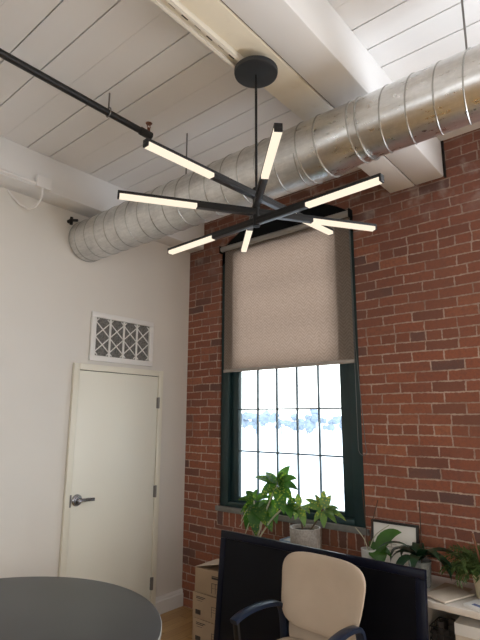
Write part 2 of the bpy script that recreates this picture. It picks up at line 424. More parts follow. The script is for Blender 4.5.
# painted board ceiling: boards with shadow gaps
b = MB(); yk = .0635; k = 0
while yk > YR:
    g0 = .0040 if k % 3 or k == 6 else .0008; g1 = .0040 if (k + 1) % 3 or k == 5 else .0008
    b.box(0, XR, yk - .1755 + g1, yk - g0, ZC, ZC + .03, 0, 0); yk -= .1755; k += 1
b.box(0, XR, YR, .2, ZC + .03, ZC + .05, 0, 1)
tag(b.build('ceiling', [M['ceil'], M['gap']], smooth=0), kind='structure')

# beams
bt = thing('ceiling_beam', None, None, (2.36, 0, 3.33), kind='structure')
MB().box(2.357, 2.562, YR, -.001, 3.33, ZC - .001, .014).build('beam_timber', M['beam'], bt)
MB().box(2.165, 2.351, YR, -.001, 3.33, ZC - .001, .004).build('beam_timber', M['cream'], bt)
MB().box(2.350, 2.358, YR, -.002, 3.345, ZC - .002).build('joint_gap', M['gap'], bt)
MB().box(2.563, 2.578, -.012, -.0005, 3.325, ZC - .005).build('pocket_gap_shade', M['hole'], bt)  # black sliver stands in for the shade inside the beam pocket
MB().box(.001, .20, YR, -.001, 3.33, ZC - .001, .006).build('wall_beam', M['beam'])
tag(bpy.data.objects['wall_beam'], kind='structure')

# baseboard
def base_bm(y0, y1):
    return MB().prism([(.001, 0), (.020, 0), (.020, .105), (.014, .112), (.014, .126), (.007, .140), (.001, .140)], 0, 1, 'y') if 0 else None
b = MB()
for y0, y1 in ((-.329, -.001), (YR, -1.256)):
    rows = [[(x, y, z) for x, z in [(.001, .001), (.022, .001), (.022, .104), (.015, .112), (.015, .127), (.008, .141), (.001, .141)]] for y in (y0, y1)]
    vs = b.quadgrid(rows, closed_v=True); b.bm.faces.new(vs[0]); b.bm.faces.new(vs[1][::-1])
tag(b.build('baseboard_left', M['white'], smooth=0), kind='structure')

# ------------------------------------------------------------------ door
dy0, dy1, dz = -1.253, -.331, 2.085
dr = thing('door_1', 'closed flush cream door with chrome lever handle', 'door', (0, (dy0 + dy1) / 2, 0), kind='structure')
b = MB(); fw = .05
b.box(.001, .028, dy0, dy0 + fw, 0.001, dz, .003); b.box(.001, .028, dy1 - fw, dy1, 0.001, dz, .003); b.box(.001, .028, dy0 + fw, dy1 - fw, dz - fw, dz, .003)
b.build('door_frame', M['door_frame'], dr)
MB().box(.0005, .004, dy0 + fw, dy1 - fw, .002, dz - fw).build('door_gap', M['gap'], dr)
leafd = MB().box(.001, .016, dy0 + fw + .005, dy1 - fw - .004, .010, dz - fw - .005, .002).build('door_leaf', M['door'], dr)
hd = MB(); hy, hz = -1.150, 1.036
hd.lathe([(.012, 0), (.044, 0), (.044, .008), (.036, .018), (.017, .020), (.014, .05)], (.016, hy, hz), 24, axis='x')
hd.ribbon([(.060, hy - .012, hz), (.066, hy + .02, hz + .002), (.066, hy + .07, hz + .002), (.058, hy + .128, hz - .002)], .024, .018, (0, 0, 1))
hd.build('door_handle', M['chrome'], leafd)
for z in (1.792, 1.023, .273):
    h = MB(); h.tube([(.030, dy1 - fw + .002, z - .05), (.030, dy1 - fw + .002, z + .05)], .0075, 10); h.box(.016, .0305, dy1 - fw - .012, dy1 - fw + .014, z - .048, z + .048)
    for zz in (-.018, .018): h.tube([(.030, dy1 - fw + .002, z + zz - .001), (.030, dy1 - fw + .002, z + zz + .001)], .0085, 10)
    h.build('door_hinge', M['steel'], dr)
MB().box(.0285, .0295, dy0 + fw - .014, dy0 + fw, hz - .045, hz + .045).build('strike_plate', M['steel'], dr)

# ------------------------------------------------------------------ air return grille above the door
vy0, vy1, vz0, vz1 = -1.118, -.462, 2.118, 2.528
vt = thing('return_air_vent', 'white framed air vent with diamond lattice over dark filter, above the cream door', 'vent', (0, (vy0 + vy1) / 2, vz0))
b = MB(); f = .045
for a in ((vy0, vy1, vz0, vz0 + f), (vy0, vy1, vz1 - f, vz1), (vy0, vy0 + f, vz0 + f, vz1 - f), (vy1 - f, vy1, vz0 + f, vz1 - f)): b.box(.001, .024, *a, .003)
b.build('vent_frame', M['white'], vt)
b = MB(); iy0, iy1, iz0, iz1 = vy0 + f, vy1 - f, vz0 + f, vz1 - f
npl = 44
rows = [[(.003 + (.006 if i % 2 else 0), iy0 + (iy1 - iy0) * i / npl, z) for z in (iz0, iz1)] for i in range(npl + 1)]
b.quadgrid(rows); b.build('vent_filter', M['filt'], vt, smooth=0)
b = MB(); cw = (iy1 - iy0) / 4
for i in (1, 2, 3): b.box(.010, .019, iy0 + cw * i - .009, iy0 + cw * i + .009, iz0, iz1, .001)
dh = (iz1 - iz0) / 2.5
def clip_line(y0, z0, y1, z1):
    ts = [0., 1.]
    out = []
    n = 60
    pts = [(y0 + (y1 - y0) * i / n, z0 + (z1 - z0) * i / n) for i in range(n + 1)]
    pts = [p for p in pts if iy0 - 1e-6 <= p[0] <= iy1 + 1e-6 and iz0 <= p[1] <= iz1]
    return (pts[0], pts[-1]) if len(pts) > 3 else None
for sgn in (1, -1):
    for k in range(-8, 9):
        za = iz0 + dh * (k + .25)
        L = clip_line(iy0, za, iy1, za + sgn * 4 * dh)
        if not L: continue
        (a, c), (d_, e) = L
        b.ribbon([(.0125 + .001 * sgn, a, c), (.0125 + .001 * sgn, d_, e)], .0095, .004, (0, -(e - c), (d_ - a)))
b.build('vent_lattice', M['white'], vt)

# ------------------------------------------------------------------ window
w = thing('window_1', 'tall dark green arched window with small panes, roller shade half down', 'window', (1.14, .05, wz0), kind='structure')
b = MB()   # outer casing following the arch
cx0, cx1 = wx0 + .002, wx1 - .002; cwid = .095
b.box(cx0, cx0 + cwid, .012, .14, wz0 + .03, 3.25, .006); b.box(cx1 - cwid, cx1, .012, .14, wz0 + .03, 3.25, .006)
b.box(cx0 + cwid, cx1 - cwid, .012, .14, wz0 + .03, wz0 + .075, .005)
b2 = b; b = MB()
for a, c in zip(AX, AX[1:]):
    a2, c2 = max(a, cx0), min(c, cx1)
    t = bmesh.new(); P8 = [(a2, .012, min(3.2, arch(a2) - .16)), (c2, .012, min(3.2, arch(c2) - .16)), (c2, .012, arch(c2) - .002), (a2, .012, arch(a2) - .002)]
    V = [t.verts.new(p) for p in P8] + [t.verts.new((p[0], .14, p[2])) for p in P8]
    for fc in ((0, 1, 2, 3), (7, 6, 5, 4), (0, 4, 5, 1), (2, 6, 7, 3)): t.faces.new([V[i] for i in fc])
    b.join(t)
b.build('arch_panel', M['dark_green'], w); b = b2  # window green taken near black: shade under the arch put into the colour
b.box(cx0 + cwid - .001, .602, .012, .03, 2.14, 3.2); b.box(1.672, cx1 - cwid + .001, .012, .03, 2.14, 3.2)
b.build('window_frame', M['green'], w)
def sash(z0, z1, yy, rows_z, name):
    s_ = MB(); gx0, gx1 = .622, 1.652
    s_.box(cx0 + cwid, gx0, yy - .02, yy + .03, z0, z1, .004); s_.box(gx1, cx1 - cwid, yy - .02, yy + .03, z0, z1, .004)
    s_.box(gx0, gx1, yy - .02, yy + .03, z0, z0 + .035 , .004); s_.box(gx0, gx1, yy - .02, yy + .03, z1 - .04, z1, .004)
    o = s_.build(name, M['green'], w)
    m_ = MB(); cwd = (gx1 - gx0) / 5
    for i in range(1, 5): m_.box(gx0 + cwd * i - .005, gx0 + cwd * i + .005, yy - .010, yy + .016, z0 + .03, z1 - .03, .002)
    for z in rows_z: m_.box(gx0, gx1, yy - .012, yy + .014, z - .006, z + .006, .002)
    m_.build('window_muntins', M['muntin'], o)
    MB().box(gx0, gx1, yy + .004, yy + .006, z0 + .03, z1 - .03).build('window_pane', M['glass'], o)
sash(wz0 + .075, 2.13, .07, (1.375, 1.736), 'window_sash')
sash(2.09, 3.25, .115, (2.47, 2.85), 'window_sash')
MB().box(wx0 - .03, wx1 + .025, -.016, .20, wz0 - .012, wz0 + .03, .004).build('window_sill', M['sill'], w)

# roller shade
sh = thing('roller_shade', 'taupe woven roller shade pulled halfway down the green window', 'window shade', (1.15, -.03, 2.07))
sx0, sx1, st, sb_ = .492, 1.818, 3.235, 2.09
b = MB(); rows = [[(sx0 + (sx1 - sx0) * i / 12, -.006 - .0008 * math.sin(i * .9), z) for i in range(13)] for z in [sb_ + (st - sb_) * j / 12 for j in range(13)]]
b.quadgrid(rows); b.build('shade_cloth', M['shade'], sh)
b = MB(); b.box(sx0, sx1, -.015, -.002, sb_ - .022, sb_ + .006, .004); b.build('hem_bar', M['shade_bar'], sh)
b = MB(); b.tube([(sx0 - .02, -.030, st + .02), (sx1 + .02, -.030, st + .02)], .026, 16); b.build('shade_roller', M['shade_case'], sh)
for bx_ in (sx0 - .03, sx1 + .018): MB().box(bx_, bx_ + .011, -.060, -.001, st - .02, st + .05, .002).build('shade_bracket', M['dark_green'], sh)
b = MB(); xq = 1.822
pts = [(xq, -.022, 3.22), (xq, -.022, 1.45)] + [(xq - .035 * math.cos(PI * t / 8) + .035, -.022, 1.45 - .05 * math.sin(PI * t / 8)) for t in range(1, 8)] + [(xq + .06, -.022, 1.445), (xq + .012, -.024, 2.2), (xq + .008, -.024, 3.22)]
b.tube(pts, .0024, 6); b.build('bead_chain', M['bead'], sh)

# ------------------------------------------------------------------ ductwork
DY, DZT = -1.208, 3.276
dt = thing('air_duct', 'galvanized steel spiral duct running under the ceiling beam to the left wall', 'duct', (1.5, DY, 2.94))
rL, rR = .168, .155
def duct_sec(x0, x1, r0, r1, mat, name, ringn=10):
    rows = []
    for i in range(ringn + 1):
        t = i / ringn; r = r0 + (r1 - r0) * t; x = x0 + (x1 - x0) * t
        rows.append([(x, DY + math.cos(2 * PI * k / 56) * r, DZT - r + math.sin(2 * PI * k / 56) * r) for k in range(56)])
    b = MB(); b.quadgrid(rows, closed_v=True); return b.build(name, mat, dt)
def spiral(x0, x1, r, pitch, phase=0.):
    n = int((x1 - x0) / pitch * 40); pts = []
    for i in range(n + 1):
        x = x0 + (x1 - x0) * i / n; a = -2 * PI * (x - x0) / pitch + phase
        pts.append((x, DY + math.cos(a) * r, DZT - r + math.sin(a) * r * 1.0))
    return MB().tube(pts, .0042, 6)
oL = duct_sec(.002, 2.22, rL, rL, M['duct_left'], 'duct_section', 4)
spiral(.03, 2.20, rL, .132).build('spiral_seam', M['seam'], oL)
oR = duct_sec(2.545, XR - .02, rR, rR, M['duct'], 'duct_section', 8)
spiral(2.60, XR - .05, rR, .126, 1.2).build('spiral_seam', M['seam'], oR)
duct_sec(2.215, 2.33, rL + .002, rL + .002, M['duct'], 'duct_collar', 2)
duct_sec(2.33, 2.52, rL, rR, M['duct'], 'duct_reducer', 6)
oC = duct_sec(2.515, 2.56, rR + .004, rR + .004, M['duct'], 'duct_collar', 2)
def ringb(x, r, name='duct_band'):
    b = MB(); n = 56
    b.tube([(x, DY + math.cos(2 * PI * k / n) * r, DZT - r + math.sin(2 * PI * k / n) * r) for k in range(n + 1)], .005, 6, cap=False); b.build(name, M['seam'], dt)
for x, r in ((.012, rL), (2.22, rL + .002), (2.33, rL + .001), (2.515, rR + .004), (2.56, rR + .004)): ringb(x, r)
for x in (1.235, 3.06):
    b = MB(); b.tube([(x, DY - .03, DZT - .008), (x, DY - .03, ZC - .001)], .005, 8); b.tube([(x, DY - .03, DZT - .006), (x, DY - .03, DZT + .012)], .010, 8); b.build('hanger_rod', M['steel'], dt)
b = MB(); b.tube([(.003, -1.385, 3.235), (.06, -1.385, 3.235)], .016, 10); b.tube([(.045, -1.385, 3.20), (.045, -1.385, 3.262)], .013, 10); b.tube([(.05, -1.385, 3.235), (.085, -1.35, 3.235)], .012, 8)
tag(b.build('pipe_fitting', M['black'], loc=(.003, -1.385, 3.235)), 'small dark pipe fitting on the left wall beside the duct end', 'pipe fitting')

# strut channel on the beam
b = MB(); y0, y1 = YR + .3, -1.66
b.box(2.170, 2.228, y0, y1, 3.321, 3.329); b.box(2.170, 2.176, y0, y1, 3.300, 3.323); b.box(2.222, 2.228, y0, y1, 3.300, 3.323)
b.box(2.170, 2.184, y0, y1, 3.298, 3.302); b.box(2.214, 2.228, y0, y1, 3.298, 3.302)
su = thing('strut_channel', 'cream slotted metal channel fixed along the underside of the beam', 'channel', (2.2, -3, 3.3))
b.build('channel', M['channel'], su)
for i in range(14):
    y = -1.86 - i * .075 if i < 8 else -2.9 - i * .08
    b = MB(); b.box(2.190 + .004 * (i % 2), 2.198 + .004 * (i % 2), y - .018, y + .018, 3.3195, 3.3208)
    b.build('channel_slot', M['gap'], su)
    MB().box(2.1695, 2.1699, y - .03, y + .005, 3.308, 3.314).build('channel_slot', M['gap'], su)

# conduit, junction box and cable on the wall beam
cd = thing('electrical_conduit', 'white conduit with square junction box and looped cable on the left beam', 'conduit', (.21, -2.4, 3.33))
MB().tube([(.2135, YR + .1, 3.350), (.2135, -1.78, 3.350)], .013, 10).build('conduit', M['conduit'], cd)
MB().box(.2003, .240, -1.79, -1.675, 3.325, 3.415, .006).build('junction_box', M['conduit'], cd)
b = MB(); b.tube([(.222, -1.735, 3.33), (.222, -1.735, 3.28), (.20, -1.735, 3.235), (.14, -1.74, 3.20), (.08, -1.76, 3.195), (.03, -1.80, 3.23), (.009, -1.86, 3.285), (.0078, -1.90, 3.325)], .007, 8); b.build('cable', M['conduit'], cd)

# sprinkler pipe
px, pz = 1.185, 3.475
sp = thing('sprinkler_pipe', 'black sprinkler pipe hung below the white ceiling boards with upright head', 'pipe', (px, -3, pz))
MB().tube([(px, YR + .02, pz), (px, -1.55, pz)], .021, 12).build('pipe', M['pipe'], sp)
b = MB(); b.tube([(px, -1.60, pz), (px, -1.515, pz)], .026, 12); b.build('pipe_end_cap', M['pipe'], sp)
b = MB(); b.tube([(px, -1.535, pz + .015), (px, -1.535, pz + .05)], .010, 10)
for s_ in (-1, 1): b.tube([(px, -1.535 + .004 * s_, pz + .045), (px, -1.535 + .014 * s_, pz + .060), (px, -1.535 + .003 * s_, pz + .080)], .003, 6)
b.lathe([(.003, .078), (.020, .080), (.022, .084), (.004, .086)], (px, -1.535, pz), 16); b.build('sprinkler_head', M['bronze'], sp)
for y in (-1.845, -4.2):
    b = MB(); b.tube([(px, y + .022 * math.cos(t * PI / 12) * 0, 0) for t in range(2)], .001, 4) if 0 else None
    n = 20; b.tube([(px + math.cos(2 * PI * k / n) * .025, y, pz + .004 + math.sin(2 * PI * k / n) * .030) for k in range(n + 1)], .004, 6, cap=False)
    b.tube([(px, y, pz + .026), (px, y, ZC - .001)], .005, 8); b.build('pipe_hanger', M['steel'], sp)

# ------------------------------------------------------------------ pendant chandelier
CAM = Vector((3.528, -3.368, 1.656)); SCL = (3.285 - CAM.z) / (3.33 - CAM.z)
def sc(p): return CAM + (Vector(p) - CAM) * SCL
S = sc((2.205, -1.689, 3.33))
pl = thing('pendant_light', 'black starburst pendant with four crossed LED bars hanging from a round canopy', 'light fixture', (S.x, S.y, sc((0, 0, 2.53)).z))
b = MB(); b.lathe([(.004, -.014), (.092, -.014), (.103, -.008), (.105, 0), (.105, .010), (.06, .0125)], (S.x, S.y, 3.286), 48); b.build('canopy', M['canopy'], pl)
zt, zb = sc((0, 0, 2.715)).z, sc((0, 0, 2.525)).z
MB().tube([(S.x, S.y, zb), (S.x, S.y, 3.275)], .006, 12).build('rod', M['black'], pl)
MB().tube([(S.x, S.y, zb), (S.x, S.y, zt)], .0165, 16).build('hub', M['black'], pl)
for zb0, ang in ((2.677, 86.3), (2.632, 135.2), (2.595, 57.0), (2.550, 177.6)):
    z = sc((0, 0, zb0)).z; a = math.radians(ang); half = .628 * SCL; ll = .345 * SCL; r = .0145; hh = .015
    def pt(l, s_, zz): return (S.x + math.cos(a) * l - math.sin(a) * s_, S.y + math.sin(a) * l + math.cos(a) * s_, z + zz)
    def bar(mb, l0, l1, w_, z0, z1):
        R_ = Matrix.Rotation(a, 3, 'Z'); mb.box(S.x + l0, S.x + l1, S.y - w_, S.y + w_, z + z0, z + z1, .0015, 0, R_, (S.x, S.y, z))
    m1 = MB(); bar(m1, -half, half, r, .001, hh)
    for s_ in (-1, 1):
        bar(m1, s_ * (half - .004) - .004, s_ * (half - .004) + .004, r, -hh, .002)
    bar(m1, -(half - ll), half - ll, r, -hh, .002)
    arm = m1.build('light_arm', M['black'], pl)
    m2 = MB(); bar(m2, -(half - ll) + .005, half - ll - .005, r * .8, -hh - .0012, -hh + .001); m2.build('arm_underside', M['bar_under'], arm)
    for s_ in (-1, 1):
        m3 = MB(); l0, l1 = sorted((s_ * (half - ll), s_ * (half - .008))); bar(m3, l0, l1, r * 1.02, -hh, .002); m3.build('light_diffuser', M['led'], arm)

# ------------------------------------------------------------------ round table
tcx, tcy, tr = 1.151, -2.337, .811
tb = thing('round_table', 'round charcoal conference table with a smooth laminate top', 'table', (tcx, tcy, 0))
MB().lathe([(.005, .716), (tr - .02, .716), (tr - .004, .724), (tr - .003, .7392), (tr - .006, .740), (.005, .740)], (tcx, tcy, 0), 96).build('tabletop', M['table'], tb)
MB().lathe([(tr - .003, .718), (tr, .720), (tr, .736), (tr - .003, .7385)], (tcx, tcy, 0), 96).build('edge_band', M['edge'], tb)
MB().lathe([(.34, .0), (.34, .02), (.30, .03), (.06, .05), (.045, .08), (.045, .69), (.20, .705), (.20, .715)], (tcx, tcy, 0), 40).build('pedestal', M['black'], tb)

# ------------------------------------------------------------------ boxes
def carton(name, label, loc, rz, w_, d_, h_, open_flap, marks):
    t = thing(name, label, 'box', loc, rz, 'cardboard cartons stacked against the brick wall')
    Rm = LOCS[t.name]
    def tr_(mb):
        for v in mb.bm.verts: v.co = Rm @ v.co
        return mb
    b = MB(); b.box(0, w_, 0, d_, 0.001, h_ - (.004 if open_flap else .001), .002)
    tr_(b).build('carton_body', M['card'], t)
    if open_flap:
        b = MB(); R_ = Matrix.Rotation(math.radians(-13), 3, 'Y'); b.box(-.004, w_ * .8, .002, d_ * .9, h_ - .002, h_ + .001, 0, 0, R_, (0, 0.004, h_))
        b2 = MB(); b2.box(w_ * .5, w_ - .002, .004, d_, h_ - .0035, h_ - .0005, 0)
        tr_(b).build('carton_flap', M['card_in'], t); tr_(b2).build('carton_flap', M['card'], t)
    else:
        b = MB(); b.box(0, w_, d_ * .4, d_ * .6, h_ - .001, h_ - .0002); tr_(b).build('packing_tape', M['tape'], t)
    for (u0, u1, v0, v1) in marks:
        b = MB(); b.box(u0 * w_, u1 * w_, -.0008, .0002, v0 * h_, v1 * h_); tr_(b).build('printed_mark', M['ink'], t)
    return t
mk = [(.12, .42, .84, .87), (.12, .36, .78, .81), (.14, .32, .70, .715), (.10, .27, .16, .34), (.62, .8, .60, .615), (.62, .8, .5, .51), (.62, .8, .4, .41), (.62, .63, .2, .62), (.79, .8, .2, .62)]
mk_top = [(.56, .86, .66, .74), (.56, .86, .76, .79), (.56, .84, .48, .5), (.56, .575, .1, .48), (.68, .69, .1, .48), (.82, .835, .1, .48), (.56, .84, .3, .31)]
carton('cardboard_box', 'bottom carton of the stack of three left of the dark screen', (.612, -.465, 0), math.radians(1.5), .31, .30, .176, False, mk)
carton('cardboard_box', 'middle carton of the stack of three, between the other two cartons', (.606, -.462, .1775), math.radians(1), .312, .30, .176, False, mk)
carton('cardboard_box', 'topmost carton with its pale lid flap lifted', (.620, -.455, .355), math.radians(2.5), .30, .29, .176, True, mk_top)

# ------------------------------------------------------------------ low white shelf unit
ux0, ux1, uy0, uz = 1.0, 4.2, -.485, .69
un = thing('shelf_unit', 'low white open shelf unit along the brick wall with plants on top', 'shelf', (2.5, -.25, 0))
MB().box(ux0, ux1, uy0, -.012, uz - .034, uz, .003).build('shelf_top', M['lam'], un)
MB().box(ux0 + .02, ux1 - .02, uy0 + .02, -.02, .06, .085, .002).build('shelf_bottom', M['lam'], un)
MB().box(ux0 + .02, ux1 - .02, uy0 + .025, -.03, .395, .42, .002).build('shelf_board', M['lam'], un)
MB().box(ux0 + .02, ux1 - .02, -.026, -.014, .06, uz - .035).build('back_panel', M['lam_in'], un)
for x in (ux0 + .002, 1.68, 2.345, 3.2, ux1 - .027): MB().box(x, x + .025, uy0 + .012, -.013, .001, uz - .035, .002).build('upright_panel', M['lam'], un)

# ------------------------------------------------------------------ leaning television
tt = Vector((0, .0957, 1)).normalized(); tv_y, tv_z = -.56, .862
tx0, tx1 = .98, 2.455
th = math.atan(.0957)
tvl = thing('television', 'large dark flat television leaning on the floor behind the beige chair', 'television', ((tx0 + tx1) / 2, tv_y - .0957 * tv_z, 0))
Rt = Matrix.Rotation(-th, 3, 'X'); piv = (0, tv_y, tv_z); Ht = tv_z / math.cos(th) - .004
def tvbox(mb, x0, x1, y0, y1, z0, z1, bev=0.): mb.box(x0, x1, tv_y + y0, tv_y + y1, tv_z + z0, tv_z + z1, bev, 0, Rt, piv)
b = MB(); bz = .048
tvbox(b, tx0, tx1, 0, .03, -bz, 0, .004); tvbox(b, tx0, tx1, 0, .03, -Ht, -Ht + .07, .004)
tvbox(b, tx0, tx0 + bz, 0, .03, -Ht + .07, -bz, .004); tvbox(b, tx1 - bz - .008, tx1, 0, .03, -Ht + .07, -bz, .004); b.build('bezel', M['tv'], tvl)
b = MB(); tvbox(b, tx0 + bz - .002, tx1 - bz - .006, .006, .020, -Ht + .068, -bz + .002); b.build('screen', M['screen'], tvl)
b = MB(); tvbox(b, tx0 + .01, tx1 - .01, .0205, .038, -Ht + .01, -.01, .004); b.build('back_cover', M['pot_black'], tvl)

# ------------------------------------------------------------------ office chair (local: faces -Y)
ch = thing('office_chair', 'beige upholstered chair with dark curved arms in front of the dark television', 'chair', (2.0, -1.08, 0), math.radians(-3))
RC = LOCS[ch.name]
def cb(mb, name, mat, par=None):
    for v in mb.bm.verts: v.co = RC @ v.co
    return mb.build(name, mat, par or ch)
b = MB(); b.pad(0, .735, .258, .182, .062, 3.9, .095, lambda u, v: .215 + .045 * v - .035 * u * u - .02 * v * v); cb(b, 'backrest', M['fabric'])
b = MB(); b.pad(0, .53, .21, .085, .040, 4., .05, lambda u, v: .198 + .02 * v - .02 * u * u); cb(b, 'lumbar_pad', M['fabric'])
b = MB()   # seat cushion: pad laid flat
b.pad(0, 0, .25, .245, .085, 4.5, -.03)
for v in b.bm.verts: v.co = Vector((v.co.x, v.co.z - .02, .455 - v.co.y * 1.0 - .012 * max(0, -v.co.z * 4) ** 2))
cb(b, 'seat', M['fabric'])
b = MB(); b.box(-.19, .19, -.20, .19, .385, .415, .01); b.ribbon([(0, .10, .39), (0, .235, .40), (0, .262, .50), (0, .285, .70)], .07, .016, (1, 0, 0)); cb(b, 'back_support', M['arm'])
for s_ in (-1, 1):
    x = .262 * s_; b = MB()
    pts = [(x * .90, .17, .40), (x * .93, .175, .52), (x * .94, .165, .60), (x * .95, .135, .640), (x * .97, .07, .658), (x * .99, -.02, .664), (x * 1.01, -.11, .659), (x * 1.02, -.17, .648), (x * 1.02, -.21, .634)]
    # smooth the loop
    sm = []
    for i in range(len(pts) - 1):
        p0, p1, p2, p3 = (Vector(pts[max(0, min(len(pts) - 1, j))]) for j in (i - 1, i, i + 1, i + 2))
        for k in range(5):
            t = k / 5; sm.append(.5 * ((2 * p1) + (p2 - p0) * t + (2 * p0 - 5 * p1 + 4 * p2 - p3) * t * t + (3 * p1 - p0 - 3 * p2 + p3) * t ** 3))
    sm.append(Vector(pts[-1]))
    b.ribbon(sm, .048, .026, (1, 0, 0)); b.box(min(x * .6, x), max(x * .6, x), .15, .2, .39, .405); b.box(min(x * .6, x), max(x * .6, x), -.14, -.09, .39, .405)
    ar = cb(b, 'armrest', M['arm'])
    b = MB(); b.ribbon([(x * 1.02, -.192, .630), (x, -.180, .52), (x * .95, -.12, .40)], .034, .022, (1, 0, 0)); cb(b, 'arm_post', M['black'], ar)
b = MB(); b.tube([(0, 0, .09), (0, 0, .39)], .028, 16); b.lathe([(.045, .07), (.05, .10), (.03, .13)], (0, 0, 0), 20); cb(b, 'gas_column', M['black'])
for k in range(5):
    a = 2 * PI * k / 5 + .3; c_, s_ = math.cos(a), math.sin(a)
    b = MB(); b.tube([(.03 * c_, .03 * s_, .09), (.16 * c_, .16 * s_, .085), (.29 * c_, .29 * s_, .065)], [.022, .018, .013], 8); lg = cb(b, 'base_leg', M['arm'])
    b = MB(); sx, sy = -s_, c_
    for o_ in (-.014, .014): b.tube([(.29 * c_ + sx * (o_ - .009), .29 * s_ + sy * (o_ - .009), .0265), (.29 * c_ + sx * (o_ + .009), .29 * s_ + sy * (o_ + .009), .0265)], .026, 14)
    b.tube([(.29 * c_, .29 * s_, .026), (.29 * c_, .29 * s_, .066)], .007, 8); cb(b, 'caster', M['black'], lg)

# ------------------------------------------------------------------ plants
def rosette(mb, c, n, L, W, e0, e1, seed, droop=1.3, shape=.45, az0=0., arc=2 * PI):
    rd = random.Random(seed)
    for i in range(n):
        t = i / max(1, n - 1)
        az = az0 + arc * (i * .618034 % 1) + rd.uniform(-.2, .2); el = e0 + (e1 - e0) * t + rd.uniform(-.15, .15)
        k = rd.uniform(.8, 1.15)
        mb.leaf(c, az, el, L * k * (1 - .25 * t), W * k * (1 - .2 * t), droop * rd.uniform(.7, 1.2), 8, .15, shape, 0, rd.uniform(-.3, .3))
def pot_prof(r0, r1, h, th=.008): return [(.003, 0), (r0, 0), (r0 + .003, .004), (r1, h - .012), (r1 + .002, h), (r1 - th, h), (r1 - th - .002, h - .03), (.003, h - .03)]

def smooth(pts, n=5):
    out = []
    for i in range(len(pts) - 1):
        p0, p1, p2, p3 = (Vector(pts[max(0, min(len(pts) - 1, j))]) for j in (i - 1, i, i + 1, i + 2))
        for k in range(n):
            t = k / n; out.append(.5 * ((2 * p1) + (p2 - p0) * t + (2 * p0 - 5 * p1 + 4 * p2 - p3) * t * t + (3 * p1 - p0 - 3 * p2 + p3) * t ** 3))
    return out + [Vector(pts[-1])]

# leaf midribs: base, tip, width, lift
LEAF_A = [
    ((1.281, -0.28, 1.173), (1.015, -0.22, 1.205), 0.085, 0.03),
    ((1.291, -0.28, 1.181), (1.373, -0.24, 1.312), 0.075, 0.02),
    ((1.291, -0.28, 1.181), (1.473, -0.3, 1.233), 0.08, 0.03),
    ((1.291, -0.28, 1.174), (1.44, -0.24, 1.148), 0.085, 0.04),
    ((1.281, -0.28, 1.166), (1.17, -0.33, 1.083), 0.1, 0.04),
    ((1.29, -0.28, 1.16), (1.37, -0.32, 0.986), 0.1, 0.03),
    ((1.299, -0.28, 1.161), (1.441, -0.32, 1.082), 0.085, 0.03),
    ((1.272, -0.28, 1.18), (1.119, -0.2, 1.249), 0.07, 0.02),
    ((1.272, -0.28, 1.158), (1.189, -0.27, 1.0), 0.1, 0.03),
    ((1.291, -0.28, 1.188), (1.38, -0.34, 1.27), 0.06, 0.02),
    ((1.063, -0.28, 1.038), (0.868, -0.24, 1.02), 0.07, 0.03),
    ((1.063, -0.28, 1.031), (0.94, -0.3, 0.932), 0.085, 0.03),
    ((1.073, -0.28, 1.024), (1.129, -0.34, 0.807), 0.125, 0.03),
    ((1.092, -0.28, 1.034), (1.247, -0.3, 0.844), 0.125, 0.03),
    ((1.063, -0.28, 1.045), (0.934, -0.22, 1.093), 0.06, 0.02),
    ((1.082, -0.28, 1.047), (1.184, -0.25, 1.068), 0.09, 0.03),
    ((1.053, -0.28, 1.022), (0.984, -0.28, 0.819), 0.1, 0.02),
    ((1.082, -0.28, 1.025), (1.229, -0.36, 0.92), 0.11, 0.03),
    ((1.073, -0.28, 1.046), (1.118, -0.3, 1.125), 0.07, 0.02),
    ((1.191, -0.26, 1.056), (1.155, -0.3, 0.901), 0.11, 0.03),
    ((1.201, -0.26, 1.064), (1.278, -0.28, 0.9), 0.09, 0.03),
    ((1.364, -0.26, 1.046), (1.482, -0.27, 0.986), 0.07, 0.02),
    ((1.355, -0.26, 1.052), (1.438, -0.24, 1.065), 0.065, 0.02),
    ((1.364, -0.26, 1.046), (1.416, -0.3, 0.955), 0.07, 0.02),
]
LEAF_B = [
    ((1.663, -0.27, 1.047), (1.669, -0.26, 1.171), 0.05, 0.01),
    ((1.671, -0.27, 1.048), (1.712, -0.24, 1.14), 0.05, 0.01),
    ((1.655, -0.27, 1.046), (1.505, -0.25, 1.094), 0.045, 0.02),
    ((1.655, -0.27, 1.039), (1.52, -0.3, 1.054), 0.05, 0.02),
    ((1.671, -0.27, 1.041), (1.787, -0.27, 1.061), 0.05, 0.02),
    ((1.671, -0.27, 1.041), (1.842, -0.28, 0.993), 0.05, 0.04),
    ((1.67, -0.27, 1.035), (1.785, -0.3, 0.97), 0.05, 0.02),
    ((1.663, -0.27, 1.034), (1.685, -0.3, 0.931), 0.055, 0.01),
    ((1.655, -0.27, 1.033), (1.607, -0.3, 0.959), 0.05, 0.01),
    ((1.663, -0.27, 1.047), (1.571, -0.22, 1.131), 0.045, 0.01),
    ((1.671, -0.27, 1.041), (1.782, -0.33, 1.024), 0.05, 0.02),
    ((1.468, -0.26, 1.037), (1.526, -0.29, 0.915), 0.06, 0.01),
    ((1.468, -0.26, 1.037), (1.374, -0.25, 0.998), 0.055, 0.02),
    ((1.468, -0.26, 1.044), (1.431, -0.24, 1.12), 0.05, 0.01),
    ((1.476, -0.26, 1.045), (1.576, -0.3, 1.008), 0.05, 0.02),
    ((1.459, -0.26, 1.036), (1.436, -0.28, 0.948), 0.055, 0.01),
]
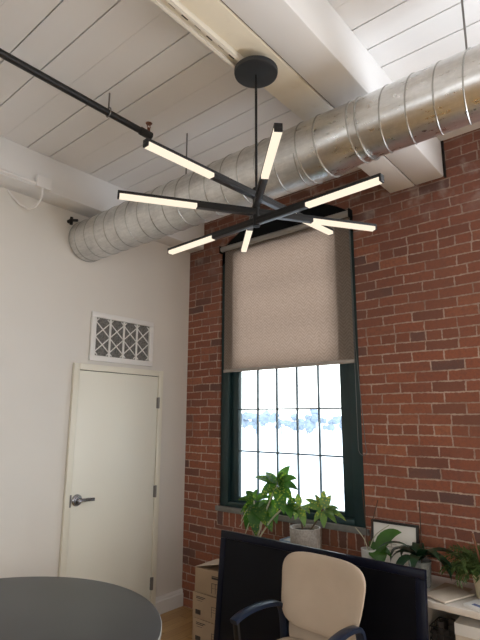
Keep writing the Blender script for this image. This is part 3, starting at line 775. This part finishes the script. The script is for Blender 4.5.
LEAF_C = [
    ((2.055, -0.3, 0.846), (2.215, -0.27, 0.972), 0.092, 0.06),
    ((2.049, -0.3, 0.857), (2.116, -0.34, 0.79), 0.12, 0.02),
    ((2.068, -0.3, 0.848), (2.149, -0.28, 0.818), 0.05, 0.05),
    ((2.055, -0.3, 0.852), (2.001, -0.28, 0.893), 0.05, 0.01),
]

# big speckled plant (pot behind the screen)
P0 = Vector((1.12, -.33, uz))
pA = thing('potted_croton', 'large bushy plant with yellow speckled leaves before the left window panes', 'plant', P0)
MB().lathe(pot_prof(.060, .075, .095), P0, 28).build('pot', M['pot_black'], pA)
MB().lathe([(.003, .0665), (.066, .0665), (.066, .069), (.003, .072)], P0, 20).build('soil', M['soil'], pA)
b = MB(); q0 = P0 + Vector((0, 0, .065))
for base in (LEAF_A[0][0], LEAF_A[10][0], LEAF_A[19][0], LEAF_A[21][0]):
    c = Vector(base); b.tube(smooth([q0, q0.lerp(c, .5) + Vector((0, 0, .03)), c]), .006, 8)
for dx, dy_, dz_ in ((-.16, .02, .22), (-.20, .05, .17), (-.10, .0, .14)): b.tube(smooth([q0, q0 + Vector((dx * .5, dy_, dz_)), q0 + Vector((dx, dy_, dz_ - .09))]), .0035, 6)
b.build('stem', M['palestem'], pA)
b = MB()
for i, (p0, p1, W, lf) in enumerate(LEAF_A): b.leaf2(p0, p1, W, lf, n=(.35 + .25 * math.sin(i * 2.1), -.5, .75 + .25 * math.cos(i * 1.7)))
b.build('foliage', M['croton'], pA, recalc=False)

# small plant in the stone pot
P1 = Vector((1.50, -.25, uz))
pB = thing('potted_plant', 'small green plant in a speckled grey stone pot below the window', 'plant', P1)
MB().lathe(pot_prof(.100, .107, .215, .010), P1, 36).build('pot', M['pot'], pB)
MB().lathe([(.003, .186), (.094, .186), (.094, .189), (.003, .193)], P1, 24).build('soil', M['soil'], pB)
b = MB()
for base, dx in ((LEAF_B[0][0], .03), (LEAF_B[11][0], -.02)):
    c = Vector(base); q0 = P1 + Vector((dx, 0, .185)); b.tube(smooth([q0, q0.lerp(c, .5) + Vector((0, 0, -.01)), c]), .006, 8)
b.build('stem', M['bark'], pB)
b = MB()
for i, (p0, p1, W, lf) in enumerate(LEAF_B): b.leaf2(p0, p1, W, lf, n=(.35 + .3 * math.sin(i * 2.3), -.5, .75 + .25 * math.cos(i * 1.3)))
b.build('foliage', M['croton_pale'], pB, recalc=False)

# orchid in a white cup
P2 = Vector((2.010, -.31, uz))
pC = thing('potted_orchid', 'broad-leaved orchid in a small white cup in front of the framed picture', 'plant', P2)
MB().lathe(pot_prof(.036, .046, .165, .005), P2, 28).build('pot', M['pot_white'], pC)
MB().lathe([(.003, .136), (.038, .136), (.038, .139), (.003, .142)], P2, 20).build('soil', M['soil'], pC)
q0 = P2 + Vector((0, 0, .15)); b = MB()
for p0, p1, W, lf in LEAF_C: b.leaf2(p0, p1, W, lf)
b.build('foliage', M['orchid'], pC, recalc=False)
b = MB()
b.tube([q0 - Vector((0, 0, .03)), q0 + Vector((-.02, .01, .20)), q0 + Vector((-.032, .01, .365))], .0028, 6); b.tube([q0 - Vector((0, 0, .03)), q0 + Vector((.02, .02, .16)), q0 + Vector((.065, .03, .31))], .0025, 6)
b.build('stake', M['stick'], pC)
b = MB(); b.tube(smooth([q0, q0 + Vector((-.03, 0, .07)), q0 + Vector((-.08, -.01, .13))]), .003, 6); b.tube(smooth([q0, q0 + Vector((.05, 0, .10)), q0 + Vector((.14, .01, .17))]), .003, 6); b.build('aerial_root', M['palestem'], pC)

# dark strap-leaved plant in a clear pot
P3 = Vector((2.312, -.26, uz))
pD = thing('potted_orchid', 'dark strap-leaved orchid in a cloudy clear pot at the screen corner', 'plant', P3)
MB().lathe(pot_prof(.055, .066, .14, .005), P3, 32).build('pot', M['clear'], pD)
MB().lathe([(.003, .01), (.048, .01), (.056, .100), (.003, .108)], P3, 20).build('soil', M['soil'], pD)
b = MB(); q0 = P3 + Vector((0, 0, .135)); rd = random.Random(4)
for i in range(13):
    az = 2 * PI * (i * .618 % 1) + rd.uniform(-.2, .2); b.leaf(q0, az, rd.uniform(.55, 1.15), rd.uniform(.22, .31), rd.uniform(.058, .072), rd.uniform(1.6, 2.6), 10, .2, .4)
b.leaf(q0, .25, .9, .34, .07, 2.3, 10, .2, .4); b.leaf(q0, -.3, .9, .29, .07, 2.6, 10, .2, .4); b.leaf(q0, math.radians(200), .9, .24, .07, 2.6, 10, .2, .4)
b.build('foliage', M['strap'], pD, recalc=False)
MB().tube([P3 + Vector((.005, .02, .09)), P3 + Vector((.012, .03, .47))], .003, 6).build('stake', M['stick'], pD)

# fern in a cream pot
P4 = Vector((2.665, -.24, uz))
pE = thing('potted_fern', 'feathery fern in a cream pot at the right edge of the shelf', 'plant', P4)
MB().lathe(pot_prof(.045, .064, .135, .007), P4, 28).build('pot', M['pot_cream'], pE)
MB().lathe([(.003, .106), (.055, .106), (.055, .109), (.003, .112)], P4, 20).build('soil', M['soil'], pE)
rd = random.Random(11); b = MB(); bs = MB(); q0 = P4 + Vector((0, 0, .11))
for i in range(110):
    az = rd.uniform(0, 2 * PI); el = rd.uniform(.45, 1.4); L = rd.uniform(.14, .24); p = q0.copy(); e = el; path = [p.copy()]
    for k in range(8):
        d = Vector((math.cos(az) * math.cos(e), math.sin(az) * math.cos(e), math.sin(e))); p = p + d * L / 8; e -= .17; path.append(p.copy())
        if k > 1:
            for s_ in (-1, 1):
                for r_ in (0, 1):
                    b.leaf(p - d * (L / 16) * r_, az + s_ * rd.uniform(.7, 1.2), e + rd.uniform(-.3, .5), rd.uniform(.03, .055), .010, .3, 2, .1, .45)
    bs.tube(path, .0012, 4, cap=False)
bs.build('stem', M['fern'], pE); b.build('foliage', M['fern'], pE, recalc=False, smooth=0)
b = MB(); b.tube([q0, q0 + Vector((-.045, .0, .22))], .006, 8); b.build('stake', M['redstick'], pE)

# ------------------------------------------------------------------ framed picture leaning on the brick
pf = thing('picture_frame', 'thin black framed sketch leaning against the brick behind the orchids', 'picture', (2.068, -.07, uz))
Rp = Matrix.Rotation(math.radians(-6), 3, 'X'); pv = (2.068, -.072, uz + .002)
fx0, fx1, fz0, fz1 = 1.905, 2.232, uz + .002, uz + .292; fy = -.072
def fb(mb, x0, x1, z0, z1, y0, y1): mb.box(x0, x1, fy + y0, fy + y1, z0, z1, .001, 0, Rp, pv)
b = MB(); t_ = .016
fb(b, fx0, fx1, fz0, fz0 + t_, 0, .018); fb(b, fx0, fx1, fz1 - t_, fz1, 0, .018); fb(b, fx0, fx0 + t_, fz0 + t_, fz1 - t_, 0, .018); fb(b, fx1 - t_, fx1, fz0 + t_, fz1 - t_, 0, .018); b.build('frame', M['frame'], pf)
b = MB(); fb(b, fx0 + t_ - .002, fx1 - t_ + .002, fz0 + t_ - .002, fz1 - t_ + .002, .006, .012); b.build('picture_sheet', M['mat_board'], pf)
b = MB()
for (a, c, d_, e) in ((.10, .13, .20, .132), (.11, .15, .18, .152), (.12, .11, .19, .112), (.10, .11, .102, .15), (.20, .11, .202, .14), (.14, .13, .142, .17)): fb(b, fx0 + a, fx0 + max(d_, a + .003), fz0 + c, fz0 + max(e, c + .003), .0048, .0056)
b.build('sketch_lines', M['sketch'], pf)

# ------------------------------------------------------------------ papers on the shelf
def slab(name, label, cat, cx, cy, w_, d_, z0, h_, rz, mat, group=None):
    o = MB().box(-w_ / 2, w_ / 2, -d_ / 2, d_ / 2, 0, h_, min(.0015, h_ / 4)).build(name, mat)
    o.location = (cx, cy, z0); o.rotation_euler = (0, 0, math.radians(rz)); return tag(o, label, cat, group)
slab('paper_envelope', 'brown paper envelope lying under the paler sheet on the shelf', 'envelope', 2.475, -.265, .16, .27, uz + .0005, .004, -5, M['kraft'])
slab('paper_stack', 'pale tan sheaf of paper lying on top of the brown envelope', 'papers', 2.495, -.340, .15, .25, uz + .0050, .009, -20, M['paper'])
nb = thing('notebook', 'white booklet with a blue stripe at the right end of the shelf', 'notebook', (2.69, -.415, uz))
Rn = Matrix.Rotation(math.radians(-18), 3, 'Z')
MB().box(2.62, 2.80, -.47, -.34, uz + .0005, uz + .016, .001, 0, Rn, (2.69, -.41, uz)).build('pages', M['sheet'], nb)
MB().box(2.655, 2.79, -.452, -.425, uz + .0162, uz + .0168, 0, 0, Rn, (2.69, -.41, uz)).build('cover_stripe', M['blue'], nb)
tr_ = thing('plastic_tray', 'pale blue tray on the shelf between the two window plants', 'tray', (1.31, -.1, uz))
b = MB(); b.box(1.21, 1.40, -.16, -.03, uz + .001, uz + .01, .002); b.box(1.21, 1.216, -.16, -.03, uz + .01, uz + .075, .002); b.box(1.394, 1.40, -.16, -.03, uz + .01, uz + .075, .002); b.box(1.216, 1.394, -.036, -.03, uz + .01, uz + .075, .002); b.box(1.216, 1.394, -.16, -.154, uz + .01, uz + .075, .002)
b.build('tray_body', M['pale_blue'], tr_); MB().box(1.22, 1.39, -.15, -.04, uz + .011, uz + .068, .002).build('paper_fill', M['sheet'], tr_)

# things in the cubby
zb_ = .4205
kt = thing('wire_basket', 'black wire basket of dark small items inside the shelf cubby', 'basket', (2.45, -.27, zb_))
b = MB(); bx0, bx1, by0, by1, bz0, bz1 = 2.385, 2.515, -.36, -.20, zb_ + .004, zb_ + .10
for z in (bz0, bz0 + .032, bz0 + .064, bz1):
    b.tube([(bx0, by0, z), (bx1, by0, z), (bx1, by1, z), (bx0, by1, z), (bx0, by0, z)], .003, 6)
for i in range(6):
    x = bx0 + (bx1 - bx0) * i / 5
    for y in (by0, by1): b.tube([(x, y, bz0), (x, y, bz1)], .002, 5)
    b.tube([(x, by0, bz0), (x, by1, bz0)], .002, 5)
for i in range(1, 6):
    y = by0 + (by1 - by0) * i / 6
    for x in (bx0, bx1): b.tube([(x, y, bz0), (x, y, bz1)], .002, 5)
b.build('wire_frame', M['wire'], kt)
b = MB(); rd = random.Random(2)
for i in range(9):
    cx, cy = rd.uniform(bx0 + .02, bx1 - .02), rd.uniform(by0 + .025, by1 - .025); s_ = rd.uniform(.010, .016)
    b.box(cx - s_, cx + s_, cy - s_ * 1.3, cy + s_ * 1.3, bz0 + .004, bz0 + rd.uniform(.05, .12), .003, 0, Matrix.Rotation(rd.uniform(0, 3), 3, 'Z'))
b.build('basket_contents', M['pot_black'], kt)
for i, (lb, dx, rz) in enumerate((('lowest white ream of paper in the shelf cubby', 0, 1), ('middle white ream of paper in the shelf cubby', .006, -2), ('top white ream of paper in the cubby under the shelf top', -.004, 2))):
    slab('paper_ream', lb, 'paper ream', 2.655 + dx, -.275, .225, .30, zb_ + .0005 + i * .058, .057, rz, M['sheet'] if i != 1 else M['paper'], 'paper reams in the cubby')

# ------------------------------------------------------------------ outdoors
gz = -.9
b = MB(); b.box(-320, 260, .6, 420, gz - .5, gz); tag(b.build('snow_ground', M['snow'], smooth=0), kind='structure')
rd = random.Random(5)
def blob(mb, c, r, sq, seed):
    t = bmesh.new(); bmesh.ops.create_icosphere(t, subdivisions=2, radius=1)
    rr = random.Random(seed)
    for v in t.verts: v.co = Vector(c) + Vector((v.co.x * r, v.co.y * r, v.co.z * r * sq)) * rr.uniform(.75, 1.2)
    mb.join(t)
def tree(x, y, h_, seed, lab):
    t = thing('winter_tree', lab, 'tree', (x, y, gz), 0, 'hazy trees beyond the snowy field')
    rr = random.Random(seed)
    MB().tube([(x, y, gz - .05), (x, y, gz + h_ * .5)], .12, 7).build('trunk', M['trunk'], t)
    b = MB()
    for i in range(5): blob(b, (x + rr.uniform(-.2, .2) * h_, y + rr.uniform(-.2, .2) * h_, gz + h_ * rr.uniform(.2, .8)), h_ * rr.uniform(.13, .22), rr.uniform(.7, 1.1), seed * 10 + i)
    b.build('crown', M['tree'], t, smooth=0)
lab = 'hazy blue winter tree beyond the snow, seen through the window panes'
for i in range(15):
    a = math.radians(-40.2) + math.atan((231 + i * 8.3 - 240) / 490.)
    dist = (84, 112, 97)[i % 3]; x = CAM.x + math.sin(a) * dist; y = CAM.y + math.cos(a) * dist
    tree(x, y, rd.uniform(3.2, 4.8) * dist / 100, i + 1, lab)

# ------------------------------------------------------------------ light
wd = bpy.data.worlds.new('World'); SC.world = wd; wd.use_nodes = True
nt = wd.node_tree; bg = nt.nodes['Background']
tc = nt.nodes.new('ShaderNodeTexCoord'); sx = nt.nodes.new('ShaderNodeSeparateXYZ'); rp = nt.nodes.new('ShaderNodeValToRGB')
nt.links.new(tc.outputs['Generated'], sx.inputs[0]); nt.links.new(sx.outputs[2], rp.inputs[0]); nt.links.new(rp.outputs[0], bg.inputs[0])
rp.color_ramp.elements[0].color = (1, 1, 1, 1); rp.color_ramp.elements[1].color = (.72, .84, 1, 1)
bg.inputs[1].default_value = 4.5
def area(name, loc, rot, sx_, sy_, e, c):
    l = bpy.data.lights.new(name, 'AREA'); l.shape = 'RECTANGLE'; l.size = sx_; l.size_y = sy_; l.energy = e; l.color = c
    o = bpy.data.objects.new(name, l); COL.objects.link(o); o.location = loc; o.rotation_euler = rot; return o
for x in (4.35, 6.3): area('window_light_brick', (x, -.14, 1.95), (math.radians(-93), 0, 0), 1.4, 2.3, 106, (.90, .95, 1))
area('fill_light_right', (XR - .05, -3.6, 1.8), (0, math.radians(105), 0), 2.2, 4.2, 35, (.92, .96, 1))  # added fill lamp; no window is built in the right wall
area('fill_light_rear', (3.6, YR + .05, 1.9), (math.radians(108), 0, 0), 5.0, 2.2, 75, (.92, .96, 1))  # added fill lamp, tilted up to lift the ceiling; rear wall is solid

# ------------------------------------------------------------------ camera
yaw, pitch, roll = -0.702168192, 0.198137664, 0.003930410
F = Vector((math.sin(yaw) * math.cos(pitch), math.cos(yaw) * math.cos(pitch), math.sin(pitch)))
r0 = Vector((math.cos(yaw), -math.sin(yaw), 0)); u0 = r0.cross(F)
R_ = r0 * math.cos(roll) + u0 * math.sin(roll); U_ = -r0 * math.sin(roll) + u0 * math.cos(roll)
cam = bpy.data.cameras.new('Camera'); co = bpy.data.objects.new('Camera', cam); COL.objects.link(co)
cam.sensor_fit = 'VERTICAL'; cam.sensor_height = 24.; cam.lens = 490.41 / 640 * 24; cam.clip_end = 1000
mw = Matrix.Identity(4)
for i, c in enumerate((R_, U_, -F)):
    for j in range(3): mw[j][i] = c[j]
for j in range(3): mw[j][3] = CAM[j]
co.matrix_world = mw
SC.camera = co
SC.view_settings.view_transform = 'Standard'
SC.view_settings.look = 'None'
SC.view_settings.exposure = 0.
